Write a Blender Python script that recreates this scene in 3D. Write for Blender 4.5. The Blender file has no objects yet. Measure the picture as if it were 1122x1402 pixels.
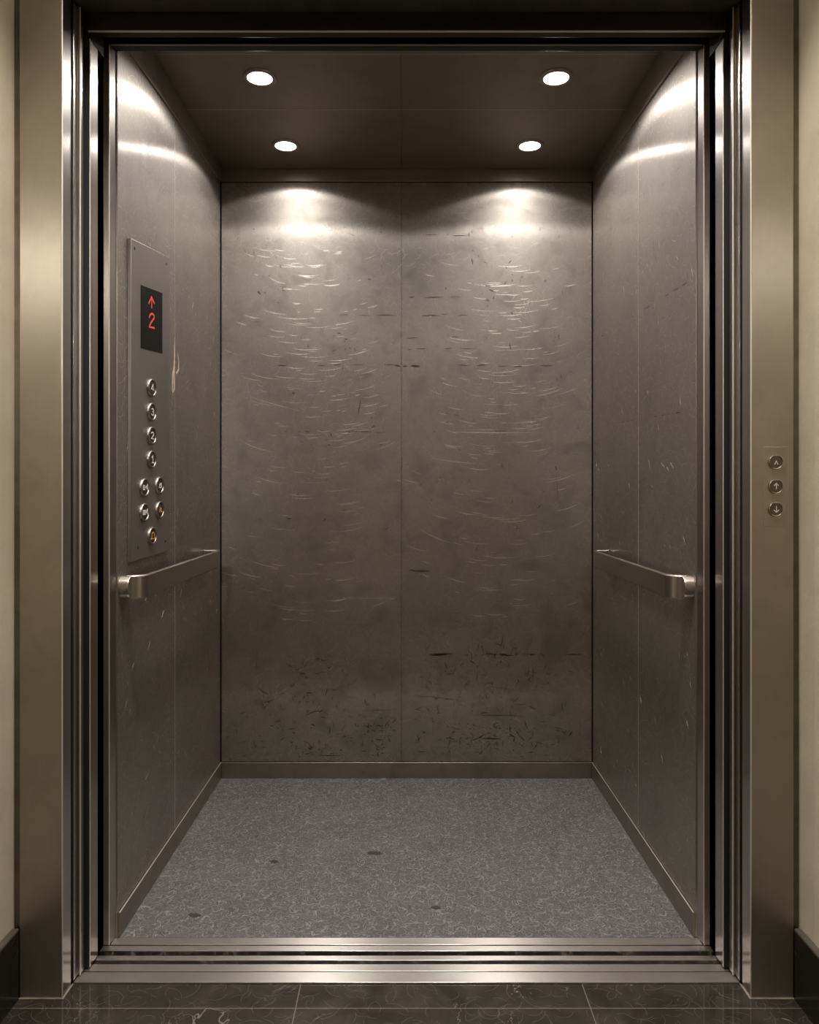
import bpy, bmesh, math, random
from mathutils import Vector, Matrix

random.seed(7)
SC = bpy.context.scene
COL = SC.collection
S = 348.0            # pixels per metre on the back wall of the car
F = 1050.0           # focal length in pixels
D = F / S            # eye to back wall, metres
VX, VY = 557.0, 668.0
EYE = 397.0          # eye height in the same units


def K(k):            # depth (world y) of the plane seen at k times the back wall's scale
    return D / k


def U(u):
    return u / S


def Z(u):            # height above the car floor of something u units above the eye
    return (EYE + u) / S


# ------------------------------------------------------------------ materials
def new_mat(name):
    m = bpy.data.materials.new(name)
    m.use_nodes = True
    nt = m.node_tree
    nt.nodes.clear()
    out = nt.nodes.new('ShaderNodeOutputMaterial')
    return m, nt, out


def N(nt, typ, **kw):
    n = nt.nodes.new(typ)
    for k, v in kw.items():
        if k == 'inp':
            for a, b in v.items():
                n.inputs[a].default_value = b
        else:
            setattr(n, k, v)
    return n


def L(nt, a, b):
    nt.links.new(a, b)


def math_node(nt, op, a, b=None, clamp=False):
    n = nt.nodes.new('ShaderNodeMath')
    n.operation = op
    n.use_clamp = clamp
    for i, v in enumerate((a, b)):
        if v is None:
            continue
        if isinstance(v, (int, float)):
            n.inputs[i].default_value = v
        else:
            nt.links.new(v, n.inputs[i])
    return n.outputs[0]


def maprange(nt, v, a, b, c, d):
    n = nt.nodes.new('ShaderNodeMapRange')
    n.interpolation_type = 'SMOOTHSTEP'
    nt.links.new(v, n.inputs[0])
    for i, x in enumerate((a, b, c, d)):
        n.inputs[i + 1].default_value = x
    return n.outputs[0]


def mixcol(nt, fac, a, b):
    n = nt.nodes.new('ShaderNodeMix')
    n.data_type = 'RGBA'
    if isinstance(fac, (int, float)):
        n.inputs[0].default_value = fac
    else:
        nt.links.new(fac, n.inputs[0])
    for idx, v in ((6, a), (7, b)):
        if isinstance(v, tuple):
            n.inputs[idx].default_value = (*v, 1) if len(v) == 3 else v
        else:
            nt.links.new(v, n.inputs[idx])
    return n.outputs[2]


def scaled(nt, vec, sc, off=(0, 0, 0)):
    mp = N(nt, 'ShaderNodeMapping')
    mp.inputs['Scale'].default_value = sc
    mp.inputs['Location'].default_value = off
    L(nt, vec, mp.inputs['Vector'])
    return mp.outputs[0]


def noise(nt, vec, scale, detail=3.0, rough=0.55, dist=0.0):
    n = N(nt, 'ShaderNodeTexNoise')
    n.inputs['Scale'].default_value = scale
    n.inputs['Detail'].default_value = detail
    n.inputs['Roughness'].default_value = rough
    n.inputs['Distortion'].default_value = dist
    L(nt, vec, n.inputs['Vector'])
    return n.outputs['Fac']


def strokes(nt, vec2d, scale, width, radius, keep, off=0.0):
    """short curved hair lines: one arc in each random cell of the surface"""
    v = scaled(nt, vec2d, (1, 1, 1), (off, off * 0.7, 0))
    vo = N(nt, 'ShaderNodeTexVoronoi', voronoi_dimensions='2D', feature='F1')
    vo.inputs['Scale'].default_value = scale
    L(nt, v, vo.inputs['Vector'])
    sub = N(nt, 'ShaderNodeVectorMath', operation='SUBTRACT')
    L(nt, v, sub.inputs[0])
    L(nt, vo.outputs['Position'], sub.inputs[1])
    sc = N(nt, 'ShaderNodeVectorMath', operation='SCALE')
    L(nt, sub.outputs[0], sc.inputs[0])
    sc.inputs['Scale'].default_value = scale
    sep = N(nt, 'ShaderNodeSeparateColor')
    L(nt, vo.outputs['Color'], sep.inputs[0])
    ang = math_node(nt, 'MULTIPLY', sep.outputs[0], 6.2832)
    cx = math_node(nt, 'MULTIPLY', math_node(nt, 'COSINE', ang), radius)
    cy = math_node(nt, 'MULTIPLY', math_node(nt, 'SINE', ang), radius)
    cmb = N(nt, 'ShaderNodeCombineXYZ')
    L(nt, cx, cmb.inputs[0])
    L(nt, cy, cmb.inputs[1])
    sp = N(nt, 'ShaderNodeSeparateXYZ')
    L(nt, sc.outputs[0], sp.inputs[0])
    flat = N(nt, 'ShaderNodeCombineXYZ')
    L(nt, sp.outputs[0], flat.inputs[0])
    L(nt, sp.outputs[1], flat.inputs[1])
    ds = N(nt, 'ShaderNodeVectorMath', operation='DISTANCE')
    L(nt, flat.outputs[0], ds.inputs[0])
    L(nt, cmb.outputs[0], ds.inputs[1])
    d = math_node(nt, 'ABSOLUTE', math_node(nt, 'SUBTRACT', ds.outputs['Value'], radius))
    line = maprange(nt, d, 0.0, width, 1.0, 0.0)
    on = math_node(nt, 'LESS_THAN', sep.outputs[1], keep)
    return math_node(nt, 'MULTIPLY', line, on)


def swizzle(nt, vec, axes):
    sp = N(nt, 'ShaderNodeSeparateXYZ')
    L(nt, vec, sp.inputs[0])
    cb = N(nt, 'ShaderNodeCombineXYZ')
    for i, a in enumerate(axes):
        L(nt, sp.outputs['XYZ'.index(a)], cb.inputs[i])
    return cb.outputs[0]


def objco(nt):
    return N(nt, 'ShaderNodeTexCoord').outputs['Object']


def worn_steel(name, along, flat, base, r_tight, r_wide, aniso, mixw, wear=1.0, dirt=1.0, swirl=0.0):
    """brushed, scuffed stainless sheet: a tight lobe stretched along one axis over a wide soft one"""
    m, nt, out = new_mat(name)
    co = objco(nt)
    v2 = swizzle(nt, co, flat)
    big = noise(nt, co, 2.3, 4, 0.6)
    brush = noise(nt, scaled(nt, v2, (420, 5, 1)), 1.0, 3, 0.6)
    blot = noise(nt, co, 9.0, 5, 0.65, 0.6)
    col = mixcol(nt, maprange(nt, big, 0.3, 0.7, 0, 1), tuple(c * 0.86 for c in base), base)
    col = mixcol(nt, math_node(nt, 'MULTIPLY', maprange(nt, blot, 0.45, 0.75, 0, 0.5), dirt), col, tuple(c * 0.55 for c in base))
    col = mixcol(nt, math_node(nt, 'MULTIPLY', brush, 0.22), col, tuple(c * 0.6 for c in base))
    fine = strokes(nt, v2, 26, 0.03, 0.95, 0.5)
    fine2 = strokes(nt, v2, 17, 0.018, 1.6, 0.4, 3.3)
    fine3 = strokes(nt, v2, 44, 0.045, 0.8, 0.5, 8.1)
    ln = math_node(nt, 'MULTIPLY', math_node(nt, 'ADD', fine, math_node(nt, 'ADD', fine2, fine3), True), wear)
    col = mixcol(nt, math_node(nt, 'MULTIPLY', ln, 0.13), col, tuple(min(1, c * 1.7) for c in base))
    bh = math_node(nt, 'ADD', math_node(nt, 'MULTIPLY', brush, 0.25), math_node(nt, 'MULTIPLY', ln, -0.3))
    bh = math_node(nt, 'ADD', bh, math_node(nt, 'MULTIPLY', big, 0.8))
    bump = N(nt, 'ShaderNodeBump')
    bump.inputs['Strength'].default_value = 0.12 if wear > 0.3 else 0.025
    bump.inputs['Distance'].default_value = 0.0012
    L(nt, bh, bump.inputs['Height'])
    tan = N(nt, 'ShaderNodeCombineXYZ')
    for i in range(3):
        tan.inputs[i].default_value = along[i]
    outs = []
    for r, an in ((r_tight, aniso), (r_wide, 0.0)):
        p = N(nt, 'ShaderNodeBsdfPrincipled')
        p.inputs['Metallic'].default_value = 1.0
        L(nt, col, p.inputs['Base Color'])
        rr = math_node(nt, 'ADD', math_node(nt, 'MULTIPLY', math_node(nt, 'SUBTRACT', blot, 0.5), 0.14 * wear), r)
        rr = math_node(nt, 'ADD', rr, math_node(nt, 'MULTIPLY', ln, 0.10))
        L(nt, rr, p.inputs['Roughness'])
        p.inputs['Anisotropic'].default_value = an
        L(nt, tan.outputs[0], p.inputs['Tangent'])
        L(nt, bump.outputs[0], p.inputs['Normal'])
        outs.append(p.outputs[0])
    mx = N(nt, 'ShaderNodeMixShader')
    mx.inputs[0].default_value = mixw
    L(nt, outs[0], mx.inputs[1])
    L(nt, outs[1], mx.inputs[2])
    L(nt, mx.outputs[0], out.inputs[0])
    return m


def plain(name, col, rough=0.5, metal=0.0, emit=None, strength=0.0, var=0.0, vscale=20):
    m, nt, out = new_mat(name)
    p = N(nt, 'ShaderNodeBsdfPrincipled')
    p.inputs['Roughness'].default_value = rough
    p.inputs['Metallic'].default_value = metal
    if var:
        n = noise(nt, objco(nt), vscale, 4, 0.6)
        c = mixcol(nt, maprange(nt, n, 0.3, 0.7, 0, 1), tuple(x * (1 - var) for x in col), tuple(min(1, x * (1 + var)) for x in col))
        L(nt, c, p.inputs['Base Color'])
    else:
        p.inputs['Base Color'].default_value = (*col, 1)
    if emit:
        p.inputs['Emission Color'].default_value = (*emit, 1)
        p.inputs['Emission Strength'].default_value = strength
    L(nt, p.outputs[0], out.inputs[0])
    return m


def carpet_mat():
    m, nt, out = new_mat('carpet_loop_pile')
    co = objco(nt)
    warp = noise(nt, co, 26, 2)
    wv = N(nt, 'ShaderNodeVectorMath', operation='ADD')
    sc = N(nt, 'ShaderNodeVectorMath', operation='SCALE')
    cb = N(nt, 'ShaderNodeCombineXYZ')
    L(nt, warp, cb.inputs[0])
    L(nt, noise(nt, scaled(nt, co, (1, 1, 1), (3, 5, 1)), 26, 2), cb.inputs[1])
    L(nt, cb.outputs[0], sc.inputs[0])
    sc.inputs['Scale'].default_value = 0.035
    L(nt, co, wv.inputs[0])
    L(nt, sc.outputs[0], wv.inputs[1])
    v = wv.outputs[0]
    a = strokes(nt, v, 30, 0.065, 0.45, 0.95)
    b = strokes(nt, v, 23, 0.05, 0.6, 0.9, 2.7)
    c = strokes(nt, v, 40, 0.08, 0.4, 0.85, 6.1)
    e = strokes(nt, v, 38, 0.07, 0.48, 0.75, 9.4)
    g = strokes(nt, v, 70, 0.10, 0.5, 0.9, 12.6)
    light = math_node(nt, 'MULTIPLY', math_node(nt, 'ADD', math_node(nt, 'ADD', a, b), math_node(nt, 'ADD', c, g), True), maprange(nt, noise(nt, co, 38, 2), 0.35, 0.6, 0.35, 1.0))
    dk = math_node(nt, 'ADD', strokes(nt, v, 30, 0.19, 0.51, 0.95), e, True)
    grain = noise(nt, co, 420, 3, 0.7)
    big = noise(nt, co, 5, 4, 0.6)
    base = mixcol(nt, maprange(nt, big, 0.3, 0.7, 0, 1), (0.098, 0.094, 0.096), (0.124, 0.118, 0.119))
    base = mixcol(nt, maprange(nt, grain, 0.35, 0.7, 0, 0.6), base, (0.045, 0.042, 0.043))
    base = mixcol(nt, math_node(nt, 'MULTIPLY', dk, 0.62), base, (0.030, 0.028, 0.029))
    base = mixcol(nt, math_node(nt, 'MULTIPLY', light, 0.62), base, (0.30, 0.287, 0.287))
    p = N(nt, 'ShaderNodeBsdfPrincipled')
    L(nt, base, p.inputs['Base Color'])
    p.inputs['Roughness'].default_value = 0.75
    p.inputs['Specular IOR Level'].default_value = 0.25
    h = math_node(nt, 'ADD', math_node(nt, 'MULTIPLY', light, 1.0), math_node(nt, 'MULTIPLY', grain, 0.5))
    bump = N(nt, 'ShaderNodeBump')
    bump.inputs['Strength'].default_value = 0.6
    bump.inputs['Distance'].default_value = 0.004
    L(nt, h, bump.inputs['Height'])
    L(nt, bump.outputs[0], p.inputs['Normal'])
    L(nt, p.outputs[0], out.inputs[0])
    return m


def marble_mat():
    m, nt, out = new_mat('dark_veined_marble')
    co = objco(nt)
    big = noise(nt, co, 6, 6, 0.62, 0.8)
    base = mixcol(nt, maprange(nt, big, 0.3, 0.7, 0, 1), (0.018, 0.0155, 0.013), (0.044, 0.038, 0.032))
    a = strokes(nt, co, 22, 0.022, 0.9, 0.6)
    b = strokes(nt, co, 34, 0.03, 0.8, 0.6, 4.4)
    vn = noise(nt, co, 3.1, 5, 0.6, 1.4)
    vein = maprange(nt, math_node(nt, 'ABSOLUTE', math_node(nt, 'SUBTRACT', vn, 0.5)), 0.0, 0.004, 1.0, 0.0)
    vein = math_node(nt, 'MULTIPLY', vein, maprange(nt, noise(nt, co, 7, 2), 0.45, 0.62, 0, 1))
    ln = math_node(nt, 'ADD', math_node(nt, 'MULTIPLY', math_node(nt, 'ADD', a, b, True), 0.35), vein, True)
    base = mixcol(nt, math_node(nt, 'MULTIPLY', ln, 0.5), base, (0.30, 0.26, 0.21))
    sp = N(nt, 'ShaderNodeSeparateXYZ')
    L(nt, co, sp.inputs[0])
    seams = None
    for axis, at in ((0, U(-85)), (0, U(141)), (0, U(-311)), (0, U(367)), (1, K(1.788)), (1, K(1.788) - U(226)), (1, K(1.788) - U(452))):
        d = math_node(nt, 'ABSOLUTE', math_node(nt, 'SUBTRACT', sp.outputs[axis], at))
        s = math_node(nt, 'LESS_THAN', d, 0.0011)
        seams = s if seams is None else math_node(nt, 'ADD', seams, s, True)
    base = mixcol(nt, math_node(nt, 'MULTIPLY', seams, 0.5), base, (0.24, 0.21, 0.17))
    p = N(nt, 'ShaderNodeBsdfPrincipled')
    L(nt, base, p.inputs['Base Color'])
    p.inputs['Roughness'].default_value = 0.06
    p.inputs['Specular IOR Level'].default_value = 0.6
    L(nt, p.outputs[0], out.inputs[0])
    return m


def plaster_mat():
    m, nt, out = new_mat('beige_plaster')
    co = objco(nt)
    n = noise(nt, co, 5, 6, 0.6)
    f = noise(nt, co, 60, 4, 0.6)
    col = mixcol(nt, maprange(nt, n, 0.3, 0.7, 0, 1), (0.50, 0.43, 0.335), (0.60, 0.52, 0.41))
    p = N(nt, 'ShaderNodeBsdfPrincipled')
    L(nt, col, p.inputs['Base Color'])
    p.inputs['Roughness'].default_value = 0.8
    bump = N(nt, 'ShaderNodeBump')
    bump.inputs['Strength'].default_value = 0.25
    bump.inputs['Distance'].default_value = 0.003
    L(nt, math_node(nt, 'ADD', n, f), bump.inputs['Height'])
    L(nt, bump.outputs[0], p.inputs['Normal'])
    L(nt, p.outputs[0], out.inputs[0])
    return m


def stone_mat():
    m, nt, out = new_mat('black_stone')
    co = objco(nt)
    s = strokes(nt, swizzle(nt, co, 'YZX'), 22, 0.03, 0.6, 0.4)
    sp = maprange(nt, noise(nt, co, 130, 2), 0.72, 0.8, 0, 1)
    col = mixcol(nt, math_node(nt, 'ADD', math_node(nt, 'MULTIPLY', s, 0.4), sp, True), (0.013, 0.012, 0.010), (0.16, 0.14, 0.12))
    p = N(nt, 'ShaderNodeBsdfPrincipled')
    L(nt, col, p.inputs['Base Color'])
    p.inputs['Roughness'].default_value = 0.2
    L(nt, p.outputs[0], out.inputs[0])
    return m


CAR = (0.45, 0.412, 0.370)
M = {}
M['steel_back'] = worn_steel('worn_steel_back', (1, 0, 0), 'XZY', CAR, 0.27, 0.56, 0.985, 0.6, 1.0, 1.5)
M['steel_side'] = worn_steel('worn_steel_side', (0, 1, 0), 'YZX', CAR, 0.26, 0.54, 0.98, 0.58, 0.7, 0.8)
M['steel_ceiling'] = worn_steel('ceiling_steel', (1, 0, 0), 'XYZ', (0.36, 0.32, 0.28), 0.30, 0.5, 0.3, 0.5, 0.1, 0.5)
M['steel_skirt'] = worn_steel('skirting_steel', (1, 0, 0), 'XZY', (0.40, 0.355, 0.31), 0.34, 0.52, 0.4, 0.5, 0.4, 1.0)
M['steel_skirt_side'] = worn_steel('skirting_steel_side', (0, 1, 0), 'YZX', (0.40, 0.355, 0.31), 0.34, 0.52, 0.4, 0.5, 0.4, 1.0)
M['steel_frame'] = worn_steel('frame_steel', (1, 0, 0), 'XZY', (0.50, 0.445, 0.365), 0.37, 0.60, 0.97, 0.45, 0.04, 0.5)
M['steel_return'] = worn_steel('return_steel', (0, 1, 0), 'YZX', (0.56, 0.52, 0.48), 0.20, 0.36, 0.6, 0.4, 0.05, 0.2)
M['steel_door'] = worn_steel('door_steel', (0, 1, 0), 'YZX', (0.50, 0.47, 0.44), 0.20, 0.36, 0.6, 0.4, 0.05, 0.2)
M['steel_sill'] = worn_steel('sill_metal', (0, 1, 0), 'YXZ', (0.50, 0.47, 0.44), 0.38, 0.40, 0.97, 0.45, 0.04, 0.3)
M['steel_panel'] = worn_steel('panel_steel', (0, 0, 1), 'YZX', (0.34, 0.312, 0.285), 0.42, 0.55, 0.3, 0.6, 0.04, 0.3)
M['steel_rail'] = worn_steel('handrail_steel', (0, 0, 1), 'YZX', (0.46, 0.42, 0.37), 0.20, 0.42, 0.5, 0.4, 0.03, 0.2)
M['edge'] = plain('bright_edge_metal', (0.88, 0.82, 0.74), 0.52, 1.0)
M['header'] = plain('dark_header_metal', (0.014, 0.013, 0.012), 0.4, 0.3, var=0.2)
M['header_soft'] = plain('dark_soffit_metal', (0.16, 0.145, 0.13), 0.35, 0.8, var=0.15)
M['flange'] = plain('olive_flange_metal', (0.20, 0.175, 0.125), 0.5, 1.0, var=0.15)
M['black'] = plain('black_shaft', (0.006, 0.006, 0.006), 0.7)
M['lens'] = plain('glowing_lens', (1, 1, 1), 0.4, emit=(1.0, 0.92, 0.84), strength=9)
M['ring'] = plain('light_ring_metal', (0.42, 0.37, 0.32), 0.35, 1.0)
M['glass'] = plain('display_glass', (0.006, 0.006, 0.006), 0.55, var=0.2)
M['glass'].node_tree.nodes['Principled BSDF'].inputs['Specular IOR Level'].default_value = 0.1
M['red'] = plain('red_led', (0.05, 0.005, 0.004), 0.6, emit=(1.0, 0.085, 0.04), strength=0.62)
M['rim'] = plain('button_rim_metal', (0.36, 0.335, 0.31), 0.36, 1.0)
M['cap'] = plain('button_cap_dark', (0.018, 0.017, 0.016), 0.4, var=0.2)
M['call_rim'] = plain('call_button_rim', (0.58, 0.52, 0.44), 0.24, 1.0)
M['call_cap'] = plain('call_button_cap', (0.15, 0.13, 0.105), 0.4, 1.0, var=0.1)
M['white'] = plain('white_symbol', (0.75, 0.74, 0.70), 0.5)
M['amber'] = plain('amber_symbol', (0.72, 0.33, 0.05), 0.5)
M['hole'] = plain('screw_dark', (0.012, 0.011, 0.010), 0.5, 0.5)
M['hair'] = plain('bright_hairline_scratch', (0.80, 0.74, 0.66), 0.50, 1.0)
M['scuff'] = plain('dark_scuff_and_line', (0.018, 0.015, 0.012), 0.6)
M['rub'] = plain('soft_rub_mark', (0.13, 0.115, 0.10), 0.5, 0.8)
M['peel'] = plain('tan_scrape', (0.62, 0.48, 0.36), 0.6, var=0.25, vscale=90)
M['carpet'] = carpet_mat()
M['stain'] = plain('carpet_stain', (0.028, 0.027, 0.026), 0.9)
M['marble'] = marble_mat()
M['plaster'] = plaster_mat()
M['stone'] = stone_mat()
M['stone_cap'] = plain('stone_top_edge', (0.075, 0.064, 0.052), 0.3, var=0.2)
M['hall_ceiling'] = plain('hall_ceiling_paint', (0.55, 0.48, 0.38), 0.8)
M['hall_lens'] = plain('hall_lens', (1, 1, 1), 0.4, emit=(1.0, 0.91, 0.80), strength=30)
M['hall_rear'] = plain('brown_hall_wall', (0.24, 0.20, 0.155), 0.7, var=0.15, vscale=4)
M['caulk'] = plain('pale_caulk', (0.22, 0.19, 0.15), 0.4, var=0.2)


# ------------------------------------------------------------------ mesh tools
class MB:
    def __init__(self):
        self.v, self.f, self.m = [], [], []

    def add(self, vs, fs, mi=0):
        b = len(self.v)
        self.v += [tuple(x) for x in vs]
        for f in fs:
            self.f.append([b + i for i in f])
            self.m.append(mi)
        return self

    def box(self, x0, x1, y0, y1, z0, z1, mi=0):
        x0, x1 = sorted((x0, x1)); y0, y1 = sorted((y0, y1)); z0, z1 = sorted((z0, z1))
        vs = [(x0, y0, z0), (x1, y0, z0), (x1, y1, z0), (x0, y1, z0), (x0, y0, z1), (x1, y0, z1), (x1, y1, z1), (x0, y1, z1)]
        fs = [(3, 2, 1, 0), (4, 5, 6, 7), (0, 1, 5, 4), (1, 2, 6, 5), (2, 3, 7, 6), (3, 0, 4, 7)]
        return self.add(vs, fs, mi)

    def slab(self, quad, off, mi=0):
        """a four-cornered plate: front corners, and the offset to its back"""
        q = [Vector(p) for p in quad]
        o = Vector(off)
        vs = q + [p + o for p in q]
        return self.add(vs, [(0, 1, 2, 3), (7, 6, 5, 4), (0, 4, 5, 1), (1, 5, 6, 2), (2, 6, 7, 3), (3, 7, 4, 0)], mi)

    def prism(self, poly, axis, a, b, mi=0):
        """polygon given in the two other axes, swept from a to b along axis"""
        n = len(poly)
        def P(p, t):
            if axis == 'x': return (t, p[0], p[1])
            if axis == 'y': return (p[0], t, p[1])
            return (p[0], p[1], t)
        vs = [P(p, a) for p in poly] + [P(p, b) for p in poly]
        fs = [tuple(range(n)), tuple(range(2 * n - 1, n - 1, -1))]
        for i in range(n):
            j = (i + 1) % n
            fs.append((i, i + n, j + n, j))
        return self.add(vs, fs, mi)

    def lathe(self, prof, c, ax, n=48, mi=0):
        """profile of (radius, height) turned round the axis ax through c"""
        ax = Vector(ax).normalized()
        e1 = ax.orthogonal().normalized()
        e2 = ax.cross(e1)
        c = Vector(c)
        vs, fs = [], []
        for r, h in prof:
            for i in range(n):
                t = 2 * math.pi * i / n
                vs.append(c + ax * h + (e1 * math.cos(t) + e2 * math.sin(t)) * r)
        for k in range(len(prof) - 1):
            for i in range(n):
                j = (i + 1) % n
                fs.append((k * n + i, k * n + j, (k + 1) * n + j, (k + 1) * n + i))
        if prof[0][0] > 1e-6: fs.append(tuple(range(n - 1, -1, -1)))
        if prof[-1][0] > 1e-6: fs.append(tuple(range((len(prof) - 1) * n, len(prof) * n)))
        return self.add(vs, fs, mi)

    def rod(self, p, q, r, n=14, mi=0):
        p, q = Vector(p), Vector(q)
        return self.lathe([(r, 0.0), (r, (q - p).length)], p, q - p, n, mi)

    def stroke(self, pts, w, org, eu, ev, en, h=0.0006, mi=0, taper=False):
        """a drawn line: flat ribbon on the surface at org with axes eu, ev and outward normal en"""
        org, eu, ev, en = Vector(org), Vector(eu), Vector(ev), Vector(en)
        n = len(pts)
        P = [Vector((p[0], p[1])) for p in pts]
        closed = n > 2 and (P[0] - P[-1]).length < 1e-9
        vs, fs = [], []
        for i, p in enumerate(P):
            if closed:
                d1 = (P[i] - P[i - 1 if i > 0 else n - 2])
                d2 = (P[(i + 1) if i < n - 1 else 1] - P[i])
            else:
                d1 = P[i] - P[i - 1] if i > 0 else P[1] - P[0]
                d2 = P[i + 1] - P[i] if i < n - 1 else d1
            d1 = d1.normalized(); d2 = d2.normalized()
            t = (d1 + d2)
            t = t.normalized() if t.length > 1e-6 else d1
            nrm = Vector((-t.y, t.x))
            k = 1.0 / max(0.5, abs(nrm.dot(Vector((-d1.y, d1.x)))))
            ww = w * k * 0.5
            if taper:
                ww *= max(0.12, math.sin(math.pi * (0.06 + 0.88 * i / (n - 1))))
            for s in (1, -1):
                q = p + nrm * (ww * s)
                b = org + eu * q.x + ev * q.y
                vs += [b, b + en * h]
        for i in range(n - 1):
            a, b = i * 4, (i + 1) * 4
            fs += [(a + 1, a + 3, b + 3, b + 1), (a, a + 1, b + 1, b), (a + 2, b + 2, b + 3, a + 3)]
        if not closed:
            fs += [(0, 2, 3, 1), ((n - 1) * 4, (n - 1) * 4 + 1, (n - 1) * 4 + 3, (n - 1) * 4 + 2)]
        return self.add(vs, fs, mi)

    def build(self, name, mats, parent=None, bevel=0.0, seg=2, smooth=False, loc=(0, 0, 0), angle=40):
        me = bpy.data.meshes.new(name)
        loc = Vector(loc)
        me.from_pydata([Vector(v) - loc for v in self.v], [], self.f)
        for m in (mats if isinstance(mats, (list, tuple)) else [mats]):
            me.materials.append(M[m])
        for p, mi in zip(me.polygons, self.m):
            p.material_index = mi
        bm = bmesh.new()
        bm.from_mesh(me)
        bmesh.ops.recalc_face_normals(bm, faces=bm.faces)
        bm.to_mesh(me)
        bm.free()
        o = bpy.data.objects.new(name, me)
        COL.objects.link(o)
        if parent is not None:
            o.parent = parent
            o.location = loc - WORLD[parent.name]
        else:
            o.location = loc
        WORLD[o.name] = loc
        if bevel:
            md = o.modifiers.new('bevel', 'BEVEL')
            md.width = bevel
            md.segments = seg
            md.limit_method = 'ANGLE'
            md.angle_limit = math.radians(35)
            md.harden_normals = False
        if smooth or bevel:
            for p in me.polygons:
                p.use_smooth = True
            me.set_sharp_from_angle(angle=math.radians(angle))
        return o


WORLD = {}


def tag(o, label, cat, group=None, kind=None):
    o['label'] = label
    o['category'] = cat
    if group: o['group'] = group
    if kind: o['kind'] = kind
    return o


def thing(name, label, cat, loc=(0, 0, 0), group=None, kind=None):
    o = bpy.data.objects.new(name, None)
    o.empty_display_size = 0.05
    COL.objects.link(o)
    o.location = loc
    WORLD[o.name] = Vector(loc)
    return tag(o, label, cat, group, kind)


# ------------------------------------------------------------------ the car shell
W = U(255)                     # half width between the side panels
YB = K(1.0)                    # back wall
YF = K(1.5516)                 # front edge of the car floor
ZC = Z(436)                    # car ceiling
TH = 0.03
GAP = 0.0016


def scratch_arc(mb, cx, cz, length, sag, w, mi, place, jitter=0.0, taper=True, h=0.0002):
    """one scratch centred at (cx, cz) on a wall; place = (origin, eu, ev, en)"""
    pts = []
    n = 7
    tilt = random.uniform(-jitter, jitter)
    for i in range(n):
        t = i / (n - 1) * 2 - 1
        x = t * length / 2
        z = sag * t * t + random.uniform(-1, 1) * w * 0.25
        pts.append((cx + x * math.cos(tilt) - z * math.sin(tilt), cz + x * math.sin(tilt) + z * math.cos(tilt)))
    mb.stroke(pts, w, *place, h=h, mi=mi, taper=taper)


# back wall: backing sheet with two panels
back = thing('wall_back', 'scratched brushed steel rear wall of the elevator car', 'wall', (0, YB, 0), kind='structure')
mb = MB().box(-W - TH, W + TH, YB + 0.012, YB + 0.03, -0.02, ZC + 0.02)
mb.build('wall_backing', 'black', back)
XS = U(-7)                     # seam between the rear panels
z0p, z1p = Z(-374.2), Z(417.6)
bplace = ((0, YB, 0), (1, 0, 0), (0, 0, 1), (0, -1, 0))


def bp(px, py):
    return ((px - VX) / S, Z(VY - py))


def back_panel(x0, x1, seed, marks):
    random.seed(seed)
    mb = MB().box(x0, x1, YB, YB + 0.012, z0p, z1p)
    pan = mb.build('wall_panel', ['steel_back', 'hair', 'scuff', 'scuff', 'rub'], back, bevel=0.0012)
    # wear is part of the sheet: thin hairlines and scuffs in the same mesh
    sb = MB()
    marks(sb)
    me = pan.data
    bm = bmesh.new()
    bm.from_mesh(me)
    off = Vector((0, YB, 0))
    base = [bm.verts.new(Vector(v) - Vector(pan.location) - WORLD['wall_back']) for v in sb.v]
    bm.verts.ensure_lookup_table()
    for f, mi in zip(sb.f, sb.m):
        try:
            fc = bm.faces.new([base[i] for i in f])
            fc.material_index = mi
        except ValueError:
            pass
    bm.to_mesh(me)
    bm.free()
    return pan


def hair_field(sb, xc, x0, x1, n, y0, y1, spread):
    """bright scratches below a lamp, its glint put into how they bunch and curve up"""
    for _ in range(n):
        py = random.uniform(y0, y1)
        px = random.gauss(xc, spread)
        ln = random.choice((8, 14, 20, 28, 40)) * random.uniform(0.6, 1.2)
        if px - ln / 2 < x0 + 3 or px + ln / 2 > x1 - 3:
            continue
        slope = (px - xc) / 260.0 * random.uniform(0.4, 1.2)
        x, z = bp(px, py)
        pts = []
        for i in range(6):
            t = i / 5 * 2 - 1
            dx = t * U(ln) / 2
            pts.append((x + dx, z + dx * slope + abs(slope) * 0 + U(ln) * 0.05 * t * t))
        sb.stroke(pts, random.uniform(0.0012, 0.0026), *bplace, h=0.0002, mi=1, taper=True)


def scuffs(sb, rows, x0, x1):
    for py, xa, xb, dens, w in rows:
        px = xa
        while px < xb:
            ln = random.uniform(2, 26)
            if random.random() < dens and px > x0 + 2 and px + ln < x1 - 2:
                x, z = bp(px + ln / 2, py + random.uniform(-1.2, 1.2))
                scratch_arc(sb, x, z, U(ln), U(random.uniform(-0.6, 0.6)), w * random.uniform(1.2, 2.8), 2, bplace, 0.04)
            px += ln + random.uniform(1, 16)


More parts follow.
